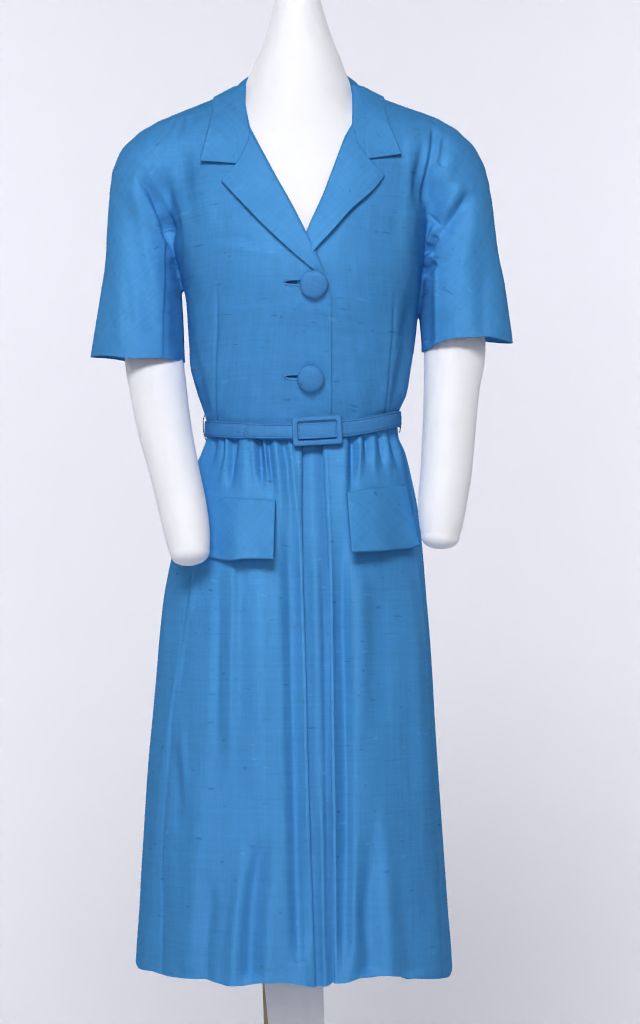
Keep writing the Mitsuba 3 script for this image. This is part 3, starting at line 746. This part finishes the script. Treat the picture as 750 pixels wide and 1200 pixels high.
SKF = [
    # gathers under the belt, viewer's left
    ([(252, 512), (250, 530), (246, 552)], -3.2, 3, 3, 0, .7), ([(262, 512), (262, 530), (258, 560)], -3.0, 2.4, 3, 0, .7), ([(271, 512), (271.5, 540), (270, 580)], -5.2, 3.2, 4.5, 0, .5), ([(277, 512), (276, 530), (274, 556)], -3.2, 2.6, 2.6, 0, .8),
    ([(266, 514), (264, 540), (257, 580)], 3.2, 4, 5, 0, .6), ([(288, 512), (287, 540), (284, 590)], 3.0, 8, 6, 0, .6), ([(303, 512), (305, 540), (308, 578)], -5.4, 3.4, 4.5, 0, .5), ([(296, 512), (297, 540), (299, 570)], 2.4, 4, 4, 0, .6),
    ([(313, 512), (316, 540), (322, 585)], -3.4, 3, 4, 0, .6), ([(309, 514), (312, 540), (316, 570)], 2.8, 3, 3, 0, .6), ([(322, 512), (326, 550), (331, 620)], 2.6, 5, 5, 0, .6), ([(331, 512), (338, 560), (343, 640)], -2.2, 4, 5, 0, .6),
    ([(338, 514), (344, 560), (349, 640)], 1.8, 4, 4, 0, .6), ([(242, 512), (236, 540), (228, 580)], 2.5, 4, 4, 0, .6),
    # viewer's right
    ([(413, 508), (413, 545), (410, 590)], -5.5, 4, 5, 0, .5), ([(404, 510), (404, 550), (401, 620)], 2.0, 7, 6, 0, .6), ([(421, 506), (421, 540), (418, 572)], 3.4, 4, 4, 0, .6), ([(428, 505), (429, 525), (428, 552)], -3.6, 2.5, 3, 0, .7),
    ([(436, 504), (438, 530), (439, 566)], 3.2, 4, 4, 0, .6), ([(443, 503), (446, 520), (449, 556)], -3.8, 2.6, 2.8, 0, .6), ([(449, 502), (454, 530), (458, 566)], 3.0, 3.5, 3.5, 0, .6), ([(455, 501), (461, 525), (468, 560)], -3.2, 2.6, 2.6, 0, .6),
    ([(461, 500), (468, 530), (477, 575)], 2.6, 3, 4, 0, .6),
    # long soft folds, left half
    ([(272, 590), (272, 680), (270, 780), (268, 860), (262, 950)], 3.6, 16, 7, .25, .5), ([(262, 640), (258, 740), (255, 850), (250, 960)], -3.2, 8, 14, .3, .5),
    ([(300, 640), (303, 760), (304, 900), (308, 1000)], 2.2, 16, 16, .3, .4), ([(337, 560), (341, 720), (344, 860), (347, 1000), (352, 1150)], -5.0, 8, 16, .2, .1),
    ([(232, 655), (217, 740), (206, 800), (194, 880), (184, 960), (176, 1130)], 2.0, 3.5, 5, .05, .6), ([(226, 700), (216, 760), (208, 830)], -1.6, 4, 4, .3, .4), ([(205, 650), (196, 700), (190, 780)], 1.5, 4, 4, .2, .5),
    ([(212, 830), (216, 890), (220, 950)], 1.8, 7, 5, .4, .4), ([(205, 860), (208, 920), (210, 990)], -2.0, 7, 7, .4, .4), ([(240, 840), (236, 940), (226, 1050), (218, 1145)], 2.2, 13, 13, .4, .05),
    ([(313, 960), (303, 1005), (295, 1060), (292, 1150)], -3.4, 8, 12, .35, .05), ([(284, 960), (282, 1030), (276, 1090), (272, 1155)], 3.2, 8, 11, .75, 0), ([(322, 980), (318, 1060), (316, 1152)], 2.2, 12, 12, .75, .0),
    ([(356, 900), (358, 1000), (360, 1155)], 1.6, 6, 5, .4, 0), ([(196, 1000), (190, 1070), (186, 1142)], -2.0, 9, 9, .4, 0), ([(250, 1020), (244, 1080), (240, 1150)], -2.2, 10, 8, .4, 0),
    # right half
    ([(397, 580), (402, 720), (405, 860), (406, 1000), (406, 1150)], -5.0, 12, 7, .3, .1), ([(418, 640), (424, 760), (424, 900)], 2.6, 12, 9, .3, .5), ([(442, 660), (448, 780), (452, 900)], -2.4, 16, 14, .3, .4),
    ([(478, 640), (486, 760), (494, 900), (500, 1050)], 3.0, 8, 14, .3, .4), ([(487, 640), (496, 740), (502, 830), (506, 940)], 1.4, 2.6, 3.2, .1, .5), ([(440, 920), (436, 1010), (432, 1060), (434, 1145)], -3.6, 10, 10, .75, .05),
    ([(462, 990), (474, 1060), (484, 1145)], -2.4, 10, 12, .75, .05), ([(447, 900), (454, 1040), (458, 1143)], 2.4, 9, 9, .75, 0), ([(416, 940), (412, 1050), (409, 1150)], 2.0, 7, 8, .75, 0), ([(502, 980), (508, 1060), (512, 1145)], 2.2, 9, 9, .4, 0),
    # side seams
    ([(226, 662), (214, 740), (205, 820), (196, 920), (190, 1000), (187, 1141)], -0.9, 1.6, 2.4, .02, 0), ([(489, 645), (498, 740), (504, 830), (509, 920), (514, 1010), (518, 1146)], -0.9, 2.4, 1.6, .02, 0),
    # the inner panel between the pleats
    ([(368, 620), (371, 760), (373, 900)], 1.5, 5, 5, .3, .4), ([(377, 640), (381, 800), (382, 1000), (384, 1150)], -1.2, 3, 3, .2, .1), ([(376, 900), (379, 1040), (381, 1156)], 2.6, 4, 5, .4, 0),
]
gv = G.reshape(-1, 3)
gf = grid_faces(*G.shape[:2])
gn = vnormals(gv, gf)
if gn[:, 1].mean() > 0: gf, gn = gf[:, ::-1], -gn
gu, gw = sheet(gv)
d = folds(gu, gw, SKF, skirt_front) * (1.5 + 0.65 * np.clip((gw - 600) / 80, 0, 1))
d += (meshkit.fbm(gv * [20, 20, 5], 3, 15) - 0.5) * 0.006 * np.clip((gw - 560) / 200, 0, 1)
d += (meshkit.fbm(gv * [60, 60, 22], 2, 19) - 0.5) * 0.0013
pleat = np.tile(1 - 0.45 * np.clip((0.17 - np.maximum(np.abs(N0 - (nL0 + nR0) / 2) - (nR0 - nL0) / 2, 0)) / 0.17, 0, 1) ** 2, len(rows_v))
side = np.clip(np.minimum(np.tile(N0, len(rows_v)) + 1, 1 - np.tile(N0, len(rows_v))) / 0.06, 0, 1)
top = np.clip((gw - 506) / 10, 0.35, 1)
SKIRT_BASE = gv.copy()
gv = gv + np.stack([gn[:, 0] * 0.6, gn[:, 1], gn[:, 2] * 0.2], 1) * (d * pleat * side * top)[:, None]
# the hem: turned up, so its edge rolls in a little
gn = vnormals(gv, gf)
lenU = np.concatenate([np.zeros((len(rows_v), 1)), np.cumsum(np.linalg.norm(np.diff(G[:, :, :2], axis=1), axis=2), axis=1)], 1)
mid = np.argmin(np.abs(N0 - 0.1))
lenU -= lenU[:, mid:mid + 1]
guv = np.stack([lenU.ravel() + 0.5, gv[:, 2] + 0.37], 1)
q = with_rim(gv, gf, gn, guv, 0.003)
put('dress__skirt__front_panel', q[0], q[1], 'cloth', q[2], q[3])
# back of the skirt
aa = np.linspace(0, np.pi, 180)
Bk = np.zeros((len(rows_v), len(aa), 3))
for i, v in enumerate(rows_v):
    l, r, b = float(SL(v)), float(SR(v)), float(SB(v))
    n = np.cos(aa)
    Bk[i, :, 0] = U((l + r) / 2 + n * (r - l) / 2)
    Bk[i, :, 1] = b * np.clip(1 - np.abs(n) ** NE, 0, 1) ** (1 / NE)
    e0, e1 = gv.reshape(G.shape)[i, -1, 2], gv.reshape(G.shape)[i, 0, 2]
    Bk[i, :, 2] = e0 + (e1 - e0) * aa / np.pi
kv = Bk.reshape(-1, 3); kf = grid_faces(*Bk.shape[:2]); kn = vnormals(kv, kf)
if kn[:, 1].mean() < 0: kf, kn = kf[:, ::-1], -kn
at = np.tile(aa, len(rows_v)); kw = sheet(kv)[1]
dk = (np.sin(at * 13 + 1.5 * np.sin(kw / 130)) * 0.006 + np.sin(at * 29 + 1) * 0.002) * np.sin(at) ** 0.6
kv = kv + np.stack([kn[:, 0], kn[:, 1], 0 * kn[:, 2]], 1) * dk[:, None]
q = with_rim(kv, kf, vnormals(kv, kf), np.stack([at * 0.17 + 2, kv[:, 2]], 1), 0.003)
put('dress__skirt__back_panel', q[0], q[1], 'cloth', q[2], q[3])

# ------------------------------------------------------------------ pocket flaps
sel = (gn[:, 1] < -0.05)
def skirt_y(u, v):
    return np.array([skirt_front(a, b) for a, b in zip(u.ravel(), v.ravel())]).reshape(u.shape)
def flap(topc, botc, offs, uvs, bias):
    ns, nt = 70, 44
    A, B = lerp_curve(topc, ns, smooth=False), lerp_curve(botc, ns, smooth=False)
    t = np.linspace(0, 1, nt)[None, :, None]
    S = A[:, None] * (1 - t) + B[:, None] * t
    y0 = skirt_y(np.clip(S[..., 0], SL(S[..., 1]) + 10, SR(S[..., 1]) - 10), S[..., 1])
    q = np.linspace(-1, 1, ns)                             # the flap hangs stiffly: it follows the hip only in one even curve
    y0 = np.polynomial.polynomial.polyval(q, np.polynomial.polynomial.polyfit(q, y0, 2)).T
    s2, t2 = np.meshgrid(np.linspace(0, 1, ns), np.linspace(0, 1, nt), indexing='ij')
    y = y0 - (offs(s2, t2, S[..., 0], S[..., 1]) + (meshkit.fbm(np.stack([S[..., 0] / 40, S[..., 1] / 40, 0 * s2], -1), 2, 8) - 0.5) * 1.6) / 1000
    sc = 1 + y / DIST
    v = np.stack([U(375 + (S[..., 0] - 375) * sc), y, V(600 + (S[..., 1] - 600) * sc)], -1).reshape(-1, 3)
    f = grid_faces(ns, nt)
    if vnormals(v, f)[:, 1].mean() > 0: f = f[:, ::-1]
    uv = np.stack([v[:, 0] + bias * v[:, 2], v[:, 2] - bias * v[:, 0]], 1) * 0.7071 + uvs
    q = solid(v, f, 0.0024, uv)
    return put('dress__pocket_flap', q[0], q[1], 'cloth', q[2], q[3])
ss = lambda a, b, x: (lambda t: t * t * (3 - 2 * t))(np.clip((x - a) / (b - a), 0, 1))
k = flap([(226, 581), (244, 581), (273, 582.8), (300, 584.5), (322.5, 585.5)], [(231, 649), (244, 652), (262, 655.5), (269, 656), (284, 653.5), (300, 653.3), (320, 654)],
     lambda s, t, u, v: 3.0 * t ** .3 + 2.6 + 15 * t ** 1.25 + 4.5 * (t + .12) * np.exp(-((u - 275) / 13) ** 2) - 10 * (t + .1) * ss(280, 244, u) + 5 * ss(296, 324, u) * t + 1.5 * ss(300, 324, u), 0.3, 1)
k = flap([(407, 576.5), (425, 573.5), (440, 571.5), (476.5, 569)], [(413, 646), (445, 645), (480, 642), (492.5, 638)],
     lambda s, t, u, v: 3.0 * t ** .3 + 3.4 + 15 * t ** 1.25 + 5 * (1 - ss(406, 436, u)) * (0.25 + t) + 2 * t * np.exp(-((u - 446) / 16) ** 2) - 4 * t * np.exp(-((u - 470) / 16) ** 2), 0.9, -1)

# ------------------------------------------------------------------ buttons and bound buttonholes
def local(u, v, gap):
    """A frame on the bodice front: origin gap mm off the cloth, x right, y up, z out of the cloth."""
    a, b = near(u, v, bodice_front(u, v))
    x, z = np.array([U(a), U(a) + .012, U(a) - .012, U(a), U(a)]), np.array([V(b), V(b), V(b), V(b) + .012, V(b) - .012])
    y = bodice_y(x, z)
    ex = np.array([.024, y[1] - y[2], 0]); ez = np.array([0, y[3] - y[4], .024])
    ex /= np.linalg.norm(ex); ez /= np.linalg.norm(ez)
    n = np.cross(ex, ez); n /= np.linalg.norm(n)
    M = np.eye(4); M[:3, 0], M[:3, 1], M[:3, 2] = ex, np.cross(n, ex), n
    M[:3, 3] = [x[0], y[0], z[0]] + n * gap / 1000
    return M
def button(u, v, rx, ry, seed):
    prof = [(0.0, -2.0), (0.80, -2.0), (0.93, -1.5), (0.985, -0.4), (1.0, 0.8), (0.985, 2.0), (0.94, 3.1), (0.86, 4.1), (0.74, 5.0), (0.58, 5.7), (0.40, 6.2), (0.2, 6.45), (0.0, 6.5)]
    pr = lerp_curve(prof, 40)
    m = trimesh.creation.revolve(pr, sections=72)
    m.vertices[:, 0] *= rx / 1000; m.vertices[:, 1] *= ry / 1000; m.vertices[:, 2] /= 1000
    a = np.arctan2(m.vertices[:, 1], m.vertices[:, 0])
    rr = np.hypot(m.vertices[:, 0], m.vertices[:, 1]) * 1000
    m.vertices[:, :2] *= (1 + 0.012 * np.sin(3 * a + seed) + 0.008 * np.sin(5 * a + 2 * seed))[:, None]
    vv = np.array(m.vertices)
    uv = vv[:, :2] @ np.array([[.94, .34], [-.34, .94]]) + seed
    M = local(u, v, 6.6)
    w = vv @ M[:3, :3].T + M[:3, 3]
    n = vnormals(w, m.faces)
    k = put('dress__button', w, m.faces, 'trim_cloth', n, uv)
    sh = trimesh.creation.cylinder(0.004, 0.008); sh.apply_translation([0, 0, -0.004]); sh.apply_transform(M)
    put_mesh(k + '__shank', sh, 'trim_cloth')
    return k
k1 = button(367.5, 332, 15.9, 16.2, 0.6)
k2 = button(363.8, 442, 15.3, 16.2, 1.9)
labels[k1] = {'label': 'upper round button covered in blue cloth, at the foot of the lapels'}
labels[k2] = {'label': 'lower round button covered in blue cloth, above the belt buckle'}
def buttonhole(cu, cv, hw, hh):
    M = local(cu, cv, 2.5)
    k = 'dress__buttonhole'
    k = k if k + '__lip' not in scene else k + '_001'
    for sg in (1, -1):
        a = np.linspace(0, np.pi, 40)
        c = np.stack([-hw * 1.02 * np.sign(np.cos(a)) * np.abs(np.cos(a)) ** .8, sg * (hh + 0.9) * np.sin(a) ** .7, 0.0 * a + 0.25], 1) / 1000
        c[:, 2] += 0.0002
        b = c @ M[:3, :3].T + M[:3, 3]
        dd = np.gradient(b, axis=0); dd /= np.linalg.norm(dd, axis=1, keepdims=True)
        nn = M[:3, 2]
        rows = [(b[i], .00105, .0009, np.cross(dd[i], nn), nn) for i in range(len(b))]
        v, f = loft(rows, 10)
        put(k + '__lip', v, f, 'trim_cloth')
    # the pocket between shell and facing, seen through the slit
    a = np.linspace(0, 2 * np.pi, 48, endpoint=False)
    rim = np.stack([(hw + 1.2) * np.sign(np.cos(a)) * np.abs(np.cos(a)) ** .8, (hh + 1.2) * np.sin(a), 0 * a], 1)
    rows = np.array([rim + [0, 0, -0.6], rim * [1, 1.1, 1] + [0, 0, -4], rim * [1, 1.1, 1] + [0, 0, -9.5], rim * [.5, .3, 1] + [0, 0, -10], rim * [.01, .01, 1] + [0, 0, -10]]) / 1000
    v = rows.reshape(-1, 3) @ M[:3, :3].T + M[:3, 3]
    put(k + '__facing', v, grid_faces(5, 48, True), 'trim_cloth')
    return k
for s in SLITS: buttonhole(*s)

# ------------------------------------------------------------------ belt with covered buckle
def belt_v(u):       # the centre line of the belt as it hangs at the front
    return PchipInterpolator([225, 243, 262, 290, 320, 345, 372, 400, 430, 468, 490], [501, 503, 505, 506.8, 508, 508.2, 507.2, 505, 500.4, 491.5, 488])(u)
def belt_pt(u, gap, front=True):
    """Point on the waist, gap mm off, for the measured abscissa u."""
    hw, c = 113.5, 355.0
    n = np.clip((u - c) / hw, -1, 1)
    y = -(.097 + gap / 1000) * np.clip(1 - np.abs(n) ** 2.3, 0, 1) ** (1 / 2.3)
    return y
def strap(u0, u1, gap, th, hh, name, pointed=None, ns=260, uvo=0.0):
    """A length of belt with rounded edges across the front from u0 to u1."""
    th_ = np.linspace(math.acos(np.clip(-(u0 - 355) / 113.5, -1, 1)), math.acos(np.clip(-(u1 - 355) / 113.5, -1, 1)), ns)
    n = -np.cos(th_)
    g = 113.5 + gap
    x0 = 355 + n * g; y0 = -(.097 + gap / 1000) * np.abs(1 - np.abs(n) ** 2.3) ** (1 / 2.3)
    return x0, y0
def ring(gap):
    a = np.linspace(0, 2 * np.pi, 520, endpoint=False)
    e = 2 / 2.3
    x = 355 + (113.0 + gap) * np.sign(-np.cos(a)) * np.abs(np.cos(a)) ** e
    y = (-np.sign(np.sin(a))) * np.where(np.sin(a) > 0, 97 + gap, 90 + gap) * np.abs(np.sin(a)) ** e
    cv = np.where(np.sin(a) > -0.05, belt_v(np.clip(x, 240, 470)), 0)
    bl, br = belt_v(242.0), belt_v(468.0)
    back = bl + (br - bl) * (x - 242) / 226 - 8 * np.abs(np.sin(a))
    w = np.clip(-np.sin(a) / 0.15, 0, 1)
    return x, y, belt_v(np.clip(x, 242, 468)) * (1 - w) + back * w
def sect(h, th):
    """Belt section: (height, outwards) with a raised stitched edge."""
    return np.array([(-h, 0), (-h, .5 * th), (-h + .25, .85 * th), (-h + .8, th), (-h + 1.6, th), (-h + 2.0, th - .75), (-h + 2.4, th), (-h * .5, th + .25), (0, th + .35), (h * .5, th + .25), (h - 2.4, th), (h - 2.0, th - .75), (h - 1.6, th), (h - .8, th), (h - .25, .85 * th), (h, .5 * th), (h, 0)])
x, y, cvv = ring(0)
sc = sect(9.3, 2.0)
dx, dy = np.gradient(x), np.gradient(y)
nx, ny = -dy, dx
ln = np.hypot(nx, ny); nx, ny = nx / ln, ny / ln
if ny[130] > 0: nx, ny = -nx, -ny
hh, oo = sc[:, 0], sc[:, 1]
fr = 1 + y / 1000 / DIST                                  # measured heights -> metres at that depth
bx = x[:, None] + nx[:, None] * oo[None]; by = y[:, None] + ny[:, None] * oo[None]
bz = (600 + (cvv - 600) * 1.0)[:, None] + hh[None] * 1.0
bv_ = np.stack([U(bx), by / 1000, V(bz)], -1)
al = np.concatenate([[0], np.cumsum(np.hypot(np.diff(x), np.diff(y)))]) / 1000
buv = np.stack([np.repeat(al[:, None], len(sc), 1), np.repeat(hh[None], len(x), 0) / 1000], -1).reshape(-1, 2)
nS = len(sc)
i, j = np.meshgrid(np.arange(len(x)), np.arange(nS - 1), indexing='ij')
i2 = (i + 1) % len(x)
bf_ = np.stack([i * nS + j, i2 * nS + j, i2 * nS + j + 1, i * nS + j + 1], -1).reshape(-1, 4)
bf_ = np.vstack([bf_[:, [0, 1, 2]], bf_[:, [0, 2, 3]]])
nb = vnormals(bv_.reshape(-1, 3), bf_)
if nb.reshape(len(x), nS, 3)[130, 8, 1] > 0: bf_ = bf_[:, ::-1]
put('belt__strap', bv_.reshape(-1, 3), bf_, 'trim_cloth', None, buv)

def on_belt(s, h, o):
    """s: abscissa on the front of the belt (sheet mm), h up from its middle line, o outwards -> point."""
    fi = np.arange(0, 261)
    xs_, ii = x[fi], fi
    f_ = np.interp(s, xs_, fi)
    g = lambda arr: np.interp(f_, fi, arr[fi])
    return np.stack([U(g(x) + g(nx) * o), (g(y) + g(ny) * o) / 1000, V(g(cvv) - h)], -1)
# the loose end: lies over the strap, runs through the buckle, pointed
def plate(outline, o0, th, name, bsdf='trim_cloth', edge=1.0, uvo=0.0):
    """A thin cushion over the belt with the given outline (s, h), inset steps give the rounded, stitched edge."""
    poly = shapely.Polygon(outline)
    steps = [(0, 0), (0, .35), (.2, .65), (.6, .9), (1.1, 1.0), (1.7, .95), (2.1, .72), (2.5, .9), (4.2, 1.05)]
    n = 240; rows = []
    for ins, hgt in steps:
        p = poly.buffer(-ins * edge, join_style='round') if ins else poly
        ringc = np.array(p.exterior.coords)
        st = np.argmin((ringc[:-1] ** 2 @ [0, 0]) + np.abs(ringc[:-1, 1] - ringc[:-1, 1].min()) * 0 + ringc[:-1, 0] * -1)
        if not p.exterior.is_ccw: ringc = ringc[::-1]
        ringc = ringc[:-1]
        st = np.argmin(np.hypot(ringc[:, 0] - (ringc[:, 0].max()), ringc[:, 1] - 0.0))
        ringc = np.roll(ringc, -st, 0); ringc = np.vstack([ringc, ringc[:1]])
        rows.append((lerp_curve(ringc, n + 1, smooth=False)[:-1], hgt * th + o0))
    P2 = np.array([r[0] for r in rows]); O = np.array([r[1] for r in rows])
    v = np.array([on_belt(P2[k][:, 0], P2[k][:, 1], O[k]) for k in range(len(rows))]).reshape(-1, 3)
    uv = np.stack([P2[..., 0], P2[..., 1]], -1).reshape(-1, 2) / 1000 + uvo
    f = grid_faces(len(rows), n, True)
    # close the top
    k = len(v); c = rows[-1][0].mean(0)
    inner = [(rows[-1][0] * (1 - g) + np.stack([rows[-1][0][:, 0], 0 * rows[-1][0][:, 1]], 1) * g) for g in (.5, 1)]
    for g, q in enumerate(inner):
        v = np.vstack([v, on_belt(q[:, 0], q[:, 1], np.full(n, O[-1] + .1 * (g + 1)))]); uv = np.vstack([uv, q / 1000 + uvo])
    f = grid_faces(len(rows) + 2, n, True)
    if vnormals(v, f)[n * 8:, 1].mean() > 0: f = f[:, ::-1]
    return put(name, v, f, 'trim_cloth', None, uv)
k = plate([(288.5, 0.4), (294.5, 8.6), (352, 8.6), (352, -8.6), (293.5, -8.6)], 3.0, 3.4, 'belt__end_tab', uvo=.4)
labels[k] = {'label': 'pointed end of the belt lying over the strap left of the buckle'}
k = plate([(348.6, 9.3), (394.4, 9.3), (394.4, -9.3), (348.6, -9.3)], 4.2, 2.0, 'belt__bar_wrap', uvo=.8)
# buckle: covered rectangular frame
outer = shapely.box(342.8, -17.0, 399.8, 16.2).buffer(-3.2).buffer(3.2, quad_segs=8)
tilt = math.tan(math.radians(-2.0))
def frame_row(ins_out, o):
    p = outer.buffer(-ins_out, quad_segs=8) if ins_out else outer
    rc = np.array(p.exterior.coords)
    if not p.exterior.is_ccw: rc = rc[::-1]
    rc = rc[:-1]; st = np.argmin(np.abs(rc[:, 1] + 0.5) - rc[:, 0]); rc = np.roll(rc, -st, 0); rc = np.vstack([rc, rc[:1]])
    return lerp_curve(rc, 321, smooth=False)[:-1], o
hole = shapely.box(349.3, -10.8, 393.8, 10.6).buffer(-2.0).buffer(2.0, quad_segs=8)
def hole_row(out, o):
    p = hole.buffer(out, quad_segs=8)
    rc = np.array(p.exterior.coords)
    if not p.exterior.is_ccw: rc = rc[::-1]
    rc = rc[:-1]; st = np.argmin(np.abs(rc[:, 1] + 0.5) - rc[:, 0]); rc = np.roll(rc, -st, 0); rc = np.vstack([rc, rc[:1]])
    return lerp_curve(rc, 321, smooth=False)[:-1], o
rws = [frame_row(0, 3.6), frame_row(0, 6.2), frame_row(.3, 7.2), frame_row(.9, 7.8), frame_row(1.8, 8.1)] + [hole_row(1.6, 8.1), hole_row(.8, 7.8), hole_row(.3, 7.2), hole_row(0, 6.2), hole_row(0, 3.6)]
v = np.array([on_belt(r[:, 0], r[:, 1] + 0.4, np.full(len(r), o)) for r, o in rws]).reshape(-1, 3)
# the buckle is stiff: straighten it into one plane
c0 = on_belt(np.array([371.0]), np.array([0.0]), np.array([0.0]))[0]
e1 = on_belt(np.array([395.0]), np.array([0.0]), np.array([0.0]))[0] - on_belt(np.array([347.0]), np.array([0.0]), np.array([0.0]))[0]; e1 /= np.linalg.norm(e1)
e3 = np.cross(e1, [0, 0, 1]); e3 /= np.linalg.norm(e3); e2 = np.cross(e3, e1)
if e3[1] > 0: e3 = -e3
if e2[2] < 0: e2 = -e2
v = np.array([c0 + (r[:, :1] - 371) / 1000 * e1 + (r[:, 1:] + .3) / 1000 * e2 + o / 1000 * e3 for r, o in rws]).reshape(-1, 3)
f = grid_faces(len(rws), 320, True)
fnm = vnormals(v, f)
if fnm[320 * 4:320 * 6, 1].mean() > 0: f = f[:, ::-1]
put('belt__buckle', v, f, 'trim_cloth', None, np.vstack([r for r, o in rws]) / 1000 + .2)
labels['belt'] = {'label': 'narrow blue cloth belt with a covered rectangular buckle round the waist of the dress', 'category': 'belt'}

# thread loops at the side seams that hold the belt
def thread(pts, r=.00055):
    c = lerp_curve(np.array([P(*q) for q in pts]), 40)
    dd = np.gradient(c, axis=0); dd /= np.linalg.norm(dd, axis=1, keepdims=True)
    rows = []
    for i in range(40):
        a = np.cross(dd[i], [0, 1, 0.1]); a /= np.linalg.norm(a)
        rows.append((c[i], r, r, a, np.cross(a, dd[i])))
    v, f = loft(rows, 8)
    return put('dress__belt_loop', v, f, 'wire')
thread([(241.5, 484, 0), (238.2, 493, -.004), (238.4, 504, -.006), (240.4, 513, -.006), (243.5, 519, -.002)])
thread([(466.5, 481, 0), (470.0, 488, -.004), (470.0, 496, -.006), (469.0, 503, -.004), (468.0, 507, -.002)])

labels['dress'] = {'label': 'bright blue slubbed silk day dress with notched collar, two buttons and pocket flaps', 'category': 'dress'}
